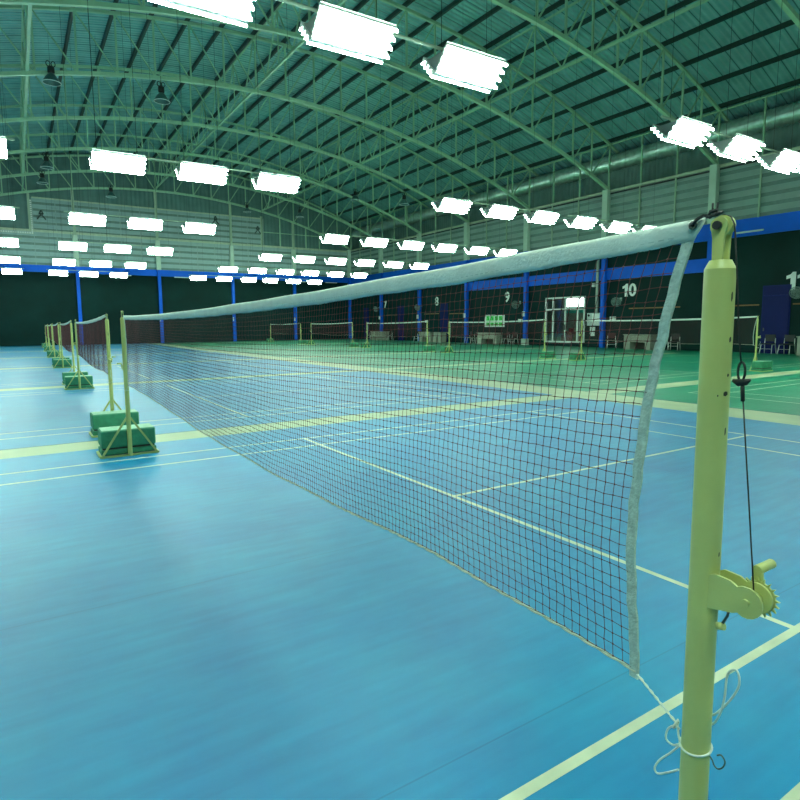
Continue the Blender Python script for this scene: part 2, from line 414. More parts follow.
# ------------------------------------------------------------------ roof trusses
def make_truss(y, label):
    t = thing('roof_truss', label, 'truss', (0, y, 0), 0, 'arched roof trusses')
    xs = PX
    n = 48; cx = [XL+.2+(XR-XL-.2)*i/n for i in range(n+1)]
    def chord(off, w, x1=None):
        m = MB(); L = cx if x1 is None else cx+[x1]
        for a, b in zip(L[:-1], L[1:]): m.beam((a, 0, arch(a)+off), (b, 0, arch(b)+off), w, w)
        return m
    if truss_data:
        me = truss_data
    else:
        me = {}
        me['bottom_chord'] = [chord(0, .15).data('bottom_chord', M['truss'])]
        me['top_chord'] = [chord(TD, .12, 28.9).data('top_chord', M['truss'])]
        me['vertical_strut'] = []; me['diagonal_brace'] = []
        for i, x in enumerate(xs):
            m = MB(); m.beam((x, 0, arch(x)), (x, 0, arch(x)+TD), .075, .075); me['vertical_strut'].append(m.data('vertical_strut', M['truss']))
        for a, b in zip(xs[:-1], xs[1:]):
            m = MB()
            if (a+b)/2 > XC: m.beam((a, 0, arch(a)), (b, 0, arch(b)+TD), .055, .055)
            else: m.beam((b, 0, arch(b)), (a, 0, arch(a)+TD), .055, .055)
            me['diagonal_brace'].append(m.data('diagonal_brace', M['truss']))
        truss_data.update(me)
    for k, L in me.items():
        for d in L:
            o = bpy.data.objects.new(k, d); C.objects.link(o); o.parent = t
    return t
truss_data = {}
for i, y in enumerate(BAY[:8]):
    lab = ('pale green arched roof truss against the back wall gable' if i == 0 else
           'pale green arched roof truss, %s out from the back wall' % ORD[i-1])
    make_truss(y if i else y-.15, lab)
# bridging that runs the length of the hall between the trusses
for x, lab in ((0.05, 'long pale green bridging frame under the roof at the left of the arches'),
               (9.3, 'long pale green bridging frame under the ridge of the roof'),
               (18.45, 'long pale green bridging frame under the right slope of the roof')):
    t = thing('roof_bridging', lab, 'bridging', (x, 0, 0), 0, 'roof bridging frames')
    zb, zt = arch(x)+.1, arch(x)+TD
    m = MB(); m.beam((0, YF, zb), (0, YB, zb), .10, .10); m.build('bottom_rail', M['truss'], t)
    m = MB(); m.beam((0, YF, zt-.1), (0, YB, zt-.1), .07, .07); m.build('top_rail', M['truss'], t)
    for a, b in zip(BAY[:8], BAY[1:8]):
        k = 4
        for j in range(k):
            ya, yb = a+(b-a)*j/k, a+(b-a)*(j+1)/k
            m = MB()
            if j % 2: m.beam((0, ya, zb), (0, yb, zt-.1), .05, .05)
            else: m.beam((0, ya, zt-.1), (0, yb, zb), .05, .05)
            m.build('diagonal_brace', M['truss'], t)
        m = MB(); m.beam((0, (a+b)/2, zb), (0, (a+b)/2, zt-.1), .05, .05); m.build('vertical_strut', M['truss'], t)

# duct along the right eave
m = MB(); n = 28; L = int((YB-YF)/.11); vs = []
prof = [(.45 if i % 2 else .40, YF+.4+i*.11) for i in range(L-6)]
m.lathe(prof, 22, (28.12, 0, 10.46), (0, 1, 0))
d = m.build('air_duct', M['duct']); tag(d, 'long ribbed silver air duct under the right eave of the roof', 'duct')

# ------------------------------------------------------------------ hanging fluorescent lights
LX, ARM, TILT = 1.08, .44, math.radians(48)
ca, sa = math.cos(TILT), math.sin(TILT)
LZ = 4.97
fx = {}
def panel(s):
    """four white battens in a row on a thin backing sheet"""
    m = MB()
    P = lambda d, o: (s*(d*ca+o*sa), d*sa-o*ca)          # d along the arm, o outwards
    m.prism([P(0, -.008), P(ARM, -.008), P(ARM, 0), P(0, 0)], -LX/2, LX/2, 'X')
    for k in range(4):
        d = .055+k*(ARM-.11)/3
        m.prism([P(d-.038, 0), P(d+.038, 0), P(d+.022, .045), P(d-.022, .045)], -LX/2-.01, LX/2+.01, 'X')
    return m.data('batten_panel', M['reflector'])
for s in (-1, 1): fx['panel', s] = panel(s)
def tube_at(s, k):
    d = .055+k*(ARM-.11)/3; y, z = s*(d*ca+.068*sa), d*sa-.068*ca
    m = MB(); m.path([(-LX/2-.01, y, z), (LX/2+.01, y, z)], .019, 8); return m.data('fluorescent_tube', M['tube'])
for s in (-1, 1):
    for k in range(4): fx['tube', s, k] = tube_at(s, k)
for e in (-1, 1):
    m = MB(); m.prism([(0, .03), (ARM*ca*.95, ARM*sa-.01), (ARM*ca*.5, ARM*sa*.8), (-ARM*ca*.5, ARM*sa*.8), (-ARM*ca*.95, ARM*sa-.01)], e*(LX/2-.03)-.006, e*(LX/2-.03)+.006, 'X')
    fx['end', e] = m.data('end_plate', M['housing'])
m = MB(); m.bb(-LX/2+.1, LX/2-.1, -.06, .06, .17, .27, .01); fx['ballast'] = m.data('ballast_box', M['housing'])
m = MB(); m.path([(0, 0, 0), (0, 0, 1)], .0045, 4); fx['wire'] = m.data('suspension_wire', M['black'])
def light(x, y, label, z=LZ):
    t = thing('hanging_fluorescent_light', label, 'light', (x, y, z), 0, 'hanging fluorescent lights')
    def a(n, d):
        o = bpy.data.objects.new(n, d); C.objects.link(o); o.parent = t; return o
    for s in (-1, 1):
        a('reflector_panel', fx['panel', s])
        for k in range(4): a('fluorescent_tube', fx['tube', s, k])
    a('end_plate', fx['end', -1]); a('end_plate', fx['end', 1]); a('ballast_box', fx['ballast'])
    for e in (-1, 1):
        wz = a('suspension_wire', fx['wire']); wz.location = (e*.42, 0, .25); wz.scale = (1, 1, roofz(x+e*.42)-z-.3)
GX = [(-5.1, -3.3, -1.45), (1.22, 3.10, 5.02), (10.85, 12.85, 14.85), (16.9, 18.95, 20.9)]
ROWY = [-4.6, 3.4, 11.45, 19.8, 27.75, 35.7, 43.6]
# counts lights in view per row; the unseen ones are added for even light
for ri, y in enumerate(ROWY):
    seen = 0
    for gi, g_ in enumerate(GX):
        sh = (-.19 if gi < 2 else -.50) if ri == 1 else max(0, y-11)*(.014, .014, .007, 0)[gi]
        g_ = tuple(q+sh for q in g_)
        for x in g_:
            cnt = (x > -2.2) if ri >= 2 else (x > 0)
            if ri == 0:
                lab = 'hanging fluorescent light %s of the unseen added row behind the camera' % ORD[gi*3+g_.index(x)]
            elif not cnt:
                lab = 'added hanging fluorescent light unseen beyond the left edge, row %s, place %s' % (ORD[ri-1], ORD[gi*3+g_.index(x)])
            else:
                seen += 1
                lab = 'hanging fluorescent light, %s from left in the %s row of lights from the front' % (ORD[seen-1], ORD[ri-1])
            light(x, y, lab)
        m = MB(); m.path([(g_[0]-.7, 0, 0), (g_[2]+.7, 0, 0)], .022, 6)
        o = m.build('light_pipe', M['studs']); o.location = (0, y, LZ+.36)
        tag(o, 'thin pipe linking the %s trio of lights in the %s' % (ORD[gi], ('unseen added row behind the camera' if ri == 0 else ORD[ri-1]+' row from the front')), 'pipe', 'pipes between the hanging lights')

# ------------------------------------------------------------------ high-bay lamps under the trusses
def bell_lamp(x, y, z, ztop, label, s=1.0):
    t = thing('bell_lamp', label, 'lamp', (x, y, z), 0, 'old bell lamps under the trusses')
    m = MB(); m.lathe([(.33*s, 0), (.31*s, .05*s), (.22*s, .2*s), (.13*s, .32*s), (.09*s, .36*s)], 20, cap=False)
    m.lathe([(.085*s, .355*s), (.21*s, .19*s), (.30*s, .05*s), (.325*s, 0)], 20, cap=False); m.build('shade', M['bell'], t)
    m = MB(); m.path([(.33*s*math.cos(a*PI/12), .33*s*math.sin(a*PI/12), 0) for a in range(24)], .014*s, 6, closed=True); m.build('rim', M['bellrim'], t)
    m = MB(); m.lathe([(.10*s, .35*s), (.13*s, .40*s), (.13*s, .58*s), (.07*s, .63*s)], 14); m.build('ballast_housing', M['black'], t)
    for e in (-.09, .09):
        m = MB(); m.path([(e*s+.07*s*math.cos(a*PI/8), 0, .72*s+.10*s*math.sin(a*PI/8)) for a in range(16)], .018*s, 6, closed=True); m.build('hook', M['black'], t)
    if ztop > z+.85*s:
        m = MB(); m.path([(0, 0, .62*s), (0, 0, ztop-z)], .012, 5); m.build('hanger', M['black'], t)
T = lambda i: BAY[i]
for (x, y, z, top, lab) in (
        (.85, T(4)-.25, 11.08, 11.6, 'dark bell lamp under the roof nearest the top left corner'),
        (5.0, T(4)-.25, 11.15, 12.2, 'dark bell lamp second from the left under the nearest visible arch'),
        (1.1, T(2)-.2, 10.55, 11.5, 'dark bell lamp hanging above another one at far left'),
        (1.1, T(1)-.2, 10.9, 11.5, 'dark bell lamp just below another at far left, behind it'),
        (5.2, T(1)-.2, 10.45, 12.2, 'dark bell lamp above the leftmost white pillar of the back wall'),
        (16.4, T(2)-.2, 10.9, 12.0, 'dark bell lamp with pale rim touching the right end of a bright light'),
        (21.3, T(2)-.2, 10.85, 11.0, 'dark bell lamp on the arch to the right of the rest'),
        (19.4, T(1)-.2, 10.35, 11.5, 'small bell lamp before the dark panel on the back wall'),
        (21.7, T(3)-.2, 9.5, 10.9, 'dim bell lamp beneath the far silver duct'),
        (16.9, T(0)-.55, 11.45, 12.0, 'small bell lamp at the right end of the back wall siding')):
    bell_lamp(x, y, z, top, lab)

# dark brackets on the back wall siding
for x, z, lab in ((1.15, 9.85, 'dark forked bracket on back wall siding beside the dotted panel'),
                  (14.25, 10.6, 'dark forked bracket on back wall siding, middle of three'),
                  (18.05, 10.05, 'dark forked bracket on back wall siding beside the dark right panel')):
    m = MB(); y = YB-.09
    m.path([(x, y, z+.35), (x-.12, y, z+.12), (x-.04, y, z), (x-.28, y, z-.32)], .05, 6); m.path([(x, y, z+.35), (x+.12, y, z+.12), (x+.04, y, z), (x+.28, y, z-.32)], .05, 6)
    m.path([(x-.16, y, z+.10), (x+.16, y, z+.10)], .05, 6)
    o = m.build('wall_bracket', M['purlin']); tag(o, lab, 'bracket', 'brackets on the back wall')

# ------------------------------------------------------------------ net posts and weights
def post_parts(near=False):
    t = bpy.data.objects.new('net_post', None); C.objects.link(t)
    # local axes: the net lies towards -Y of the post, the weight towards +Y
    r = .0235
    m = MB(); m.lathe([(r, 0), (r, .5), (r, 1.0), (r, 1.500)], 32, cap=False); m.lathe([(r, 1.500), (r*.70, 1.514)], 32, cap=False); m.lathe([(r*.70, 1.514), (.001, 1.516)], 32, cap=False)
    m.build('pole', [M['post'], M['postdark']], t)
    # head: two cheeks with the pulley between them
    for sx in (-1, 1):
        m = MB(); q = [(-.0085, 1.512), (.0085, 1.512), (.0095, 1.548)]
        q += [(.0140*math.cos(a), 1.568+.0140*math.sin(a)) for a in [k*PI/10 for k in range(-2, 13)]]
        q += [(-.0095, 1.548)]
        m.prism(q, sx*.0090-.0020, sx*.0090+.0020, 'X'); m.build('pulley_cheek', M['post'], t)
    m = MB(); m.lathe([(.0165, -.006), (.0165, -.0045), (.012, -.002), (.012, .002), (.0165, .0045), (.0165, .006)], 22, (0, .002, 1.568), (1, 0, 0)); m.build('pulley_wheel', M['post'], t)
    m = MB(); m.lathe([(.0068, -.019), (.0068, -.011), (.004, -.011), (.004, .013), (.0068, .013), (.0068, .019)], 10, (0, 0, 1.568), (1, 0, 0)); m.build('bolt', M['black'], t)
    # base frame
    m = MB(); m.beam((-.29, 0, .012), (.29, 0, .012), .022, .022); m.beam((-.29, 0, .012), (-.29, .36, .012), .022, .022)
    m.beam((.29, 0, .012), (.29, .36, .012), .022, .022); m.beam((-.29, .36, .012), (.29, .36, .012), .022, .022); m.build('base_frame', M['post'], t)
    m = MB(); m.bb(-.278, .278, .03, .35, .024, .080, .004); m.build('tray', M['block'], t)
    for sx in (-1, 1):
        m = MB(); m.beam((sx*.015, 0, .43), (sx*.275, 0, .02), .020, .020); m.build('brace', M['post'], t)
    m = MB(); m.beam((0, .015, .43), (0, .32, .35), .016, .016)
    # winch on the side away from the net
    wy, wz = .078, .972
    for sx in (-1, 1):
        m = MB()
        q = [(.017, .939), (.017, .996), (.026, 1.001), (.052, .999), (.063, .993), (.070, .9965)]
        q += [(wy+.025*math.cos(a), wz+.0255*math.sin(a)) for a in [PI/2-.2-k*PI/9 for k in range(0, 10)]]
        q += [(.066, .951), (.058, .947)]
        m.prism(q, sx*.0155-.0020, sx*.0155+.0020, 'X'); m.build('winch_plate', M['post'], t)
    m = MB(); m.lathe([(.010, -.014), (.010, .014)], 12, (0, wy, wz), (1, 0, 0)); m.build('winch_spool', M['post'], t)
    m = MB(); m.lathe([(.0062, -.024), (.0062, .022)], 10, (0, wy, wz), (1, 0, 0)); m.build('winch_axle', M['post'], t)
    m = MB(); g_ = []
    for k in range(20):
        a = 2*PI*k/20
        g_ += [(wy+.026*math.cos(a), wz+.026*math.sin(a)), (wy+.0325*math.cos(a+.07), wz+.0325*math.sin(a+.07)), (wy+.026*math.cos(a+.16), wz+.026*math.sin(a+.16))]
    m.prism(g_, -.0245, -.0205, 'X'); m.build('ratchet_wheel', M['post'], t)
    m = MB(); m.beam((-.028, wy, wz), (-.028, wy-.006, wz+.042), .014, .006); m.build('crank_arm', M['post'], t)
    m = MB(); m.path([(-.024, wy-.006, wz+.042), (-.072, wy-.006, wz+.042)], .0080, 12); m.build('crank_handle', M['post'], t)
    m = MB(); m.path([(.012, .050, .946), (.012, .048, .936), (.012, .040, .918)], .0022, 6); m.build('ratchet_pawl', M['steel'], t)
    m = MB(); m.lathe([(.0065, -.006), (.0065, .006)], 8, (.012, .038, .914), (0, 1, .3)); m.build('pawl_knob', M['post'], t)
    # lifting cable: over the pulley, down to a turnbuckle and on to the winch
    m = MB()
    m.path([(0, -.017, 1.570), (0, -.012, 1.581), (0, .001, 1.5855), (0, .013, 1.581), (0, .0195, 1.568), (0, .0265, 1.50), (0, .035, 1.40), (0, .041, 1.352)], .0013, 8)
    m.build('lifting_cable', M['black'], t)
    m = MB(); m.path([(0, .0425+.0055*math.sin(a), 1.337+.015*math.cos(a)) for a in [k*PI/8 for k in range(16)]], .0019, 6, closed=True); m.build('cable_loop', M['black'], t)
    m = MB(); m.path([(0, .030, 1.322), (0, .039, 1.319), (0, .050, 1.321), (0, .057, 1.325)], .005, 8, rs=[.003, .0062, .0055, .002]); m.build('cable_hook', M['black'], t)
    m = MB(); m.path([(0, .045, 1.319), (0, .047, 1.290)], .0032, 8); m.build('cable_clamp', M['black'], t)
    m = MB(); m.path([(0, .047, 1.295), (0, .063, 1.15), (0, .081, .985)], .0013, 6); m.build('winch_wire', M['black'], t)
    return t
proto = post_parts()
def place_post(x, y, away, label, group='badminton net posts', first=[True]):
    global proto
    if first[0]: o = proto; first[0] = False
    else: o = copy_tree(proto)
    o.location = (x, y, 0); o.rotation_euler = (0, 0, 0 if away > 0 else PI)
    tag(o, label, 'net post', group); return o
def chips(o):
    for a, z, h, wd in ((1.40, 1.455, .012, .10), (1.45, 1.387, .007, .12), (1.28, 1.30, .006, .22), (1.42, 1.33, .004, .10), (1.44, 1.238, .010, .08), (.75, 1.297, .0025, .05), (1.5, 1.03, .006, .08)):
        m = MB(); R_ = .02375
        m.add([(R_*math.cos(a+da), R_*math.sin(a+da), z+dz*.7) for da, dz in ((-wd*.7, -h*.6), (0, -h), (wd, -h*.3), (wd*.8, h*.8), (0, h), (-wd*.7, h*.5))], [(0, 1, 2, 3, 4, 5)])
        m.build('paint_chip', M['postdark'], o)
# concrete weights
def weight_data():
    m = MB(); m.mat(2); m.bb(-.262, .262, .05, .33, .0815, .100); m.mat(0); m.bb(-.276, .276, .030, .350, .100, .290, .012); m.mat(1); m.bb(-.264, .264, .044, .336, .2895, .2915); return m.data('counterweight_block', [M['block'], M['blocktop'], M['postdark']])  # dark inset slab stands in for shade in the gap over the tray
wdat = weight_data()
def place_weight(x, y, away, label):
    o = bpy.data.objects.new('counterweight_block', wdat); C.objects.link(o); o.location = (x, y, 0); o.rotation_euler = (0, 0, 0 if away > 0 else PI)
    tag(o, label, 'weight', 'green weights on the post bases')

# ------------------------------------------------------------------ nets
def interp(pts, v):
    if v <= pts[0][0]: return pts[0][1]
    for (a, x), (b, y) in zip(pts[:-1], pts[1:]):
        if v <= b:
            k = (v-a)/(b-a); k = k*k*(3-2*k)*.35+k*.65; return x+(y-x)*k
    return pts[-1][1]
TOP = [(-3.19, 1.5875), (-3.10, 1.5835), (-2.94, 1.5770), (-2.47, 1.563), (-1.53, 1.541), (-.93, 1.531), (0, 1.519), (1.23, 1.513), (2.4, 1.519), (3.15, 1.531)]
TH = [(-3.19, .036), (-2.9, .042), (-2.4, .048), (-1, .053), (0, .052), (1.5, .045), (3.15, .042)]
BOT = [(-3.10, .746), (-2.8, .752), (-2.45, .764), (-1.9, .745), (-1.2, .728), (0, .728), (1.0, .755), (1.9, .782), (3.1, .788)]
SL = [(.70, -3.106), (.748, -3.105), (.792, -3.103), (.888, -3.092), (.975, -3.085), (1.059, -3.086), (1.13, -3.092), (1.20, -3.099), (1.275, -3.108), (1.339, -3.120), (1.411, -3.136), (1.487, -3.153), (1.553, -3.174)]
SRr = [(.70, 3.10), (.80, 3.10), (1.1, 3.085), (1.35, 3.095), (1.5, 3.12), (1.56, 3.15)]
def zt(y): return interp(TOP, y)-interp(TH, y)
def wob(y, z): return .007*math.sin(2.1*y+.5)*math.sin((z-.7)*3.6)+.003*math.sin(9*y+3*z)
def net_data():
    D = {}
    NU, NV = 288, 34
    m = MB(); P = {}
    for i in range(NU+1):
        for j in range(NV+1):
            u, v = i/NU, j/NV
            y = -3.07+6.14*u
            for _ in range(2):
                zz = zt(y)*(1-v)+(interp(BOT, y)+.006)*v
                a = interp(SL, zz)+.016; b = interp(SRr, zz)-.016
                y = a+(b-a)*u
            zz = zt(y)*(1-v)+(interp(BOT, y)+.006)*v
            jx = .0011
            P[i, j] = Vector((wob(y, zz)+random.uniform(-jx, jx), y+random.uniform(-jx, jx), zz+random.uniform(-jx, jx)))
    R_ = .00072
    for i in range(NU+1): m.path([P[i, j] for j in range(NV+1)], R_, 3, caps=False)
    for j in range(NV+1): m.path([P[i, j] for i in range(NU+1)], R_, 3, caps=False)
    k = .0026
    for q in P.values():
        m.add([q+Vector(d)*k for d in ((1, 0, 0), (-1, 0, 0), (0, 1, 0), (0, -1, 0), (0, 0, 1), (0, 0, -1))],
              [(0, 2, 4), (2, 1, 4), (1, 3, 4), (3, 0, 4), (2, 0, 5), (1, 2, 5), (3, 1, 5), (0, 3, 5)])
    D['mesh'] = m.data('mesh', M['thread'])
    # top tape
    m = MB(); n = 90; vs = []; fs = []
    for i in range(n+1):
        y = -3.172+6.317*i/n; t = interp(TOP, y); h = interp(TH, y)
        ye = y
        for (dx, dz) in ((-.0045, -.006), (-.0055, -.25*h), (-.0046, -.62*h), (-.0030, -.74*h), (-.0036, -h), (.0036, -h), (.0030, -.74*h), (.0046, -.62*h), (.0055, -.25*h), (.0045, -.006), (0, 0)):
            sk = (-.020*(1+dz/h) if i == 0 else (.012*(1+dz/h) if i == n else 0))
            vs.append((dx+wob(y, t), ye+sk, t+dz+.0012*math.sin(23*y)*(1 if dz < -.02 else 0)))
    k = 11
    for i in range(n):
        for j in range(k): fs.append((i*k+j, i*k+(j+1) % k, (i+1)*k+(j+1) % k, (i+1)*k+j))
    fs += [tuple(range(k))[::-1], tuple(n*k+j for j in range(k))]
    m.add(vs, fs, True); D['top_tape'] = m.data('top_tape', M['tape'])
    # stitching along the tape
    m = MB(); n = 330
    for i in range(n):
        y = -3.14+6.26*i/n; y2 = y+.011; f = .70
        a = Vector((wob(y, 1.5)-.0042, y, interp(TOP, y)-f*interp(TH, y))); b = Vector((wob(y2, 1.5)-.0042, y2, interp(TOP, y2)-f*interp(TH, y2)))
        m.beam(a, b, .0016, .0016)
    D['stitching'] = m.data('stitching', M['sidetape'])
    def side(prof, sg):
        m = MB(); n = 34; vs = []; fs = []
        for i in range(n+1):
            yb_ = prof[0][1]; z1 = zt(sg*3.14)+.012; z0 = interp(BOT, sg*3.1)-.012
            z = z0+(z1-z0)*i/n; y = interp(prof, z); x = wob(y, z)
            for dx, dy in ((-.0028, 0), (-.0025, -sg*.0185), (.0025, -sg*.0185), (.0028, 0)):
                vs.append((x+dx+.0012*math.sin(i*1.7), y+dy+.0008*math.sin(i*2.3), z))
        for i in range(n):
            for j in range(4): fs.append((i*4+j, i*4+(j+1) % 4, (i+1)*4+(j+1) % 4, (i+1)*4+j))
        fs += [(3, 2, 1, 0), (n*4, n*4+1, n*4+2, n*4+3)]
        m.add(vs, fs); return m.data('side_tape', M['sidetape'])
    D['side_tape'] = side(SL, -1); D['side_tape.2'] = side(SRr, 1)
    # bottom cord, twisted
    m = MB(); n = 420
    for ph in (0, PI):
        m.path([(wob(y, .75)+.0022*math.cos(ph+i*.9), y, interp(BOT, y)+.002+.0022*math.sin(ph+i*.9)) for i, y in [(i, -3.10+6.2*i/n) for i in range(n+1)]], .0022, 5)
    D['bottom_cord'] = m.data('bottom_cord', M['cord'])
    # eyelets and the dark lacing to the posts
    m = MB()
    for sg in (-1, 1):
        y = sg*3.155 if sg > 0 else -3.176; z = interp(TOP, y)-.012
        m.path([(-.006, y+.006*math.cos(a), z+.006*math.sin(a)) for a in [k*PI/5 for k in range(10)]], .0018, 6, closed=True)
    D['eyelet'] = m.data('eyelet', M['steel'])
    m = MB()
    z = 1.5755
    m.path([(.004, -3.172, z), (-.009, -3.176, z+.001), (-.008, -3.184, z+.008), (-.004, -3.192, z+.013), (-.003, -3.200, z+.012),
            (-.010, -3.206, z+.008), (-.008, -3.213, z+.012), (.004, -3.217, z+.016), (.007, -3.208, z+.013), (-.005, -3.200, z+.010), (-.008, -3.206, z+.017), (-.006, -3.2165, z+.018)], .003, 7)
    D['lace_end'] = []
    for k in range(2):
        e = MB(); e.path([(-.004, -3.207-.007*k, z+.014), (-.006, -3.208-.008*k, z+.030)], .0018, 6); D['lace_end'].append(e.data('lace_end', M['black']))
    e = MB(); z = interp(TOP, 3.14)-.014
    e.path([(.004, 3.14, z), (-.008, 3.15, z+.004), (0, 3.19, z+.012), (0, 3.205, z+.02)], .0022, 6); D['lace_end'].append(e.data('lacing', M['black']))
    D['lacing'] = m.data('lacing', M['black'])
    # tie ropes at the bottom corners
    z0, y0 = interp(BOT, -3.1), -3.10
    def sm(pts, k=3):
        pts = [Vector(p) for p in pts]; out = []
        for i in range(len(pts)-1):
            p0 = pts[max(i-1, 0)]; p1 = pts[i]; p2 = pts[i+1]; p3 = pts[min(i+2, len(pts)-1)]
            for t in [j/k for j in range(k)]:
                out.append(.5*((2*p1)+(p2-p0)*t+(2*p0-5*p1+4*p2-p3)*t*t+(3*p1-p0-3*p2+p3)*t**3))
        return out+[pts[-1]]
    m = MB(); YP = -3.222
    a0 = Vector((-.002, y0-.003, z0-.002)); a1 = Vector((-.012, -3.193, .700))
    for ph in (0, PI):
        m.path([a0+(a1-a0)*(i/30)+Vector((.0016*math.cos(ph+i*.8), .0016*math.sin(ph+i*.8), 0)) for i in range(31)], .0015, 6)
    m.path(sm([a1+Vector((.006, .002, .004)), a1+Vector((-.008, -.001, .003)), a1+Vector((-.007, .002, -.006)), a1+Vector((.005, .002, -.005)), a1+Vector((.004, 0, .004))]), .0020, 7)
    # round the pole
    m.path([(.0255*math.cos(a), YP+.0255*math.sin(a), .672-.004*math.sin(k*.3)) for k, a in [(k, PI*.55+k*PI/24*1.95) for k in range(25)]], .0019, 7)
    m.path(sm([(-.012, -3.194, .699), (-.018, -3.200, .686), (-.0195, -3.2045, .676)]), .0019, 7)
    # two bows left of the pole
    m.path(sm([(-.016, -3.201, .696), (-.016, -3.190, .696), (-.016, -3.178, .681), (-.016, -3.176, .662), (-.017, -3.190, .659), (-.0195, -3.204, .671)]), .0019, 7)
    m.path(sm([(-.0195, -3.204, .668), (-.014, -3.184, .638), (-.014, -3.166, .614), (-.014, -3.155, .591), (-.014, -3.161, .582), (-.014, -3.180, .597), (-.0175, -3.203, .620)]), .0019, 7)
    # tall bow right of the pole
    m.path(sm([(.012, -3.238, .735), (.006, -3.250, .745), (0, -3.276, .787), (0, -3.289, .821), (0, -3.284, .844), (0, -3.270, .831), (0, -3.267, .789), (0, -3.263, .762), (.006, -3.251, .731), (.012, -3.238, .715)], 4), .0019, 7)
    D['tie'] = m.data('tie_rope', M['rope'])
    m = MB(); m.path(sm([(0, -3.2475, .668), (0, -3.252, .664), (0, -3.256, .656), (0, -3.263, .654), (0, -3.271, .663), (0, -3.2735, .675), (0, -3.267, .682), (0, -3.260, .677)]), .0014, 7)
    D['hook'] = m.data('steel_hook', M['steel'])
    z1 = interp(BOT, 3.1)
    m = MB(); m.path([(0, 3.10, z1), (-.006, 3.15, z1-.03), (-.004, 3.195, z1-.06)], .002, 6)
    m.path([((.0258)*math.cos(a), 3.222+.0258*math.sin(a), z1-.065) for a in [k*PI/8 for k in range(17)]], .0019, 6)
    D['tie2'] = m.data('tie_rope', M['rope'])
    for i, d in enumerate(D.pop('lace_end')): D['lace%d' % i] = d
    return D
ND = net_data()
def net(x, y, label, near=False, rz=0):
    t = thing('badminton_net', label, 'net', (x, y, 0), rz, 'badminton nets')
    for k, n in (('mesh', 'mesh'), ('top_tape', 'top_tape'), ('stitching', 'stitching'), ('side_tape', 'side_tape'), ('side_tape.2', 'side_tape'), ('bottom_cord', 'bottom_cord'), ('eyelet', 'eyelet'), ('lacing', 'lacing'), ('lace0', 'lace_end'), ('lace1', 'lace_end'), ('lace2', 'lacing'), ('tie', 'tie_rope'), ('hook', 'hook'), ('tie2', 'tie_rope')):
        if k == 'stitching' and not near: continue
        o = bpy.data.objects.new(n, ND[k]); C.objects.link(o); o.parent = t
    return t
PO = 3.222
XO = [0]+[.0165*k*PITCH-.03 for k in range(1, 6)]      # beyond the first court the blue row drifts slightly to the right
RT = .0165
BL = ['nearest blue court', 'second blue court', 'third blue court', 'fourth blue court', 'fifth blue court', 'farthest blue court']
GL_ = [None, 'nearest green court', 'second green court', 'third green court', 'fourth green court', 'farthest green court']
for k in range(6):
    y = k*PITCH
    net(XO[k], y, ['long badminton net with white tape stretched across the foreground', 'maroon badminton net directly behind the foreground net, second blue court',
              'maroon badminton net of the third blue court along the left row', 'maroon badminton net of the fourth blue court along the left row',
              'small maroon badminton net of the fifth blue court', 'smallest badminton net at the far end of the left row'][k], k == 0, rz=-RT if k else 0)
    for e in (-1, 1):
        if k == 0 and e == -1: lab = 'large cream net post with winch and pulley at right foreground'
        else: lab = 'cream net post at the %s end of the net on the %s' % ('near' if e < 0 else 'far', BL[k])
        xp = XO[k]+(RT*e*PO if k else 0)
        o = place_post(xp, y+e*PO, e, lab)
        if k == 0 and e == -1: near_post = o
        if not (k == 0 and e == -1):
            place_weight(xp, y+e*PO, e, 'green weight under the post at the %s end of the %s' % ('near' if e < 0 else 'far', BL[k]))
for k in range(1, 6):
    y = k*PITCH
    net(X2, y, 'badminton net with thin white tape on the %s by the numbered wall' % GL_[k])
    for e in (-1, 1):
        place_post(X2, y+e*PO*.985, e, 'cream net post at the %s end of the net on the %s' % ('near' if e < 0 else 'far', GL_[k]))
        place_weight(X2, y+e*PO*.985, e, 'green weight under the post at the %s end of the %s' % ('near' if e < 0 else 'far', GL_[k]))

chips(near_post)

# ------------------------------------------------------------------ things along the right wall
WXF = XR-.002
def number(txt, yl, z0, h, label):
    c = bpy.data.curves.new('court_number', 'FONT'); c.body = txt; c.size = h/.72; c.extrude = .012; c.offset = .018
    c.align_x = 'LEFT'
    o = bpy.data.objects.new('court_number', c); C.objects.link(o)
    o.matrix_world = Matrix(((0, 0, -1, WXF-.012), (-1, 0, 0, yl), (0, 1, 0, z0), (0, 0, 0, 1)))
    c.materials.append(M['digit'])
    me = bpy.data.meshes.new_from_object(o); mw = o.matrix_world.copy(); bpy.data.objects.remove(o)
    o = bpy.data.objects.new('court_number', me); C.objects.link(o); o.matrix_world = mw
    tag(o, label, 'number', 'court numbers on the wall'); return o
number('7', 42.92, 2.96, .62, 'white number 7 painted on dark green wall')
number('8', 35.02, 2.94, .66, 'white number 8 painted on dark green wall')
number('9', 26.88, 2.92, .68, 'white number 9 painted on dark green wall')
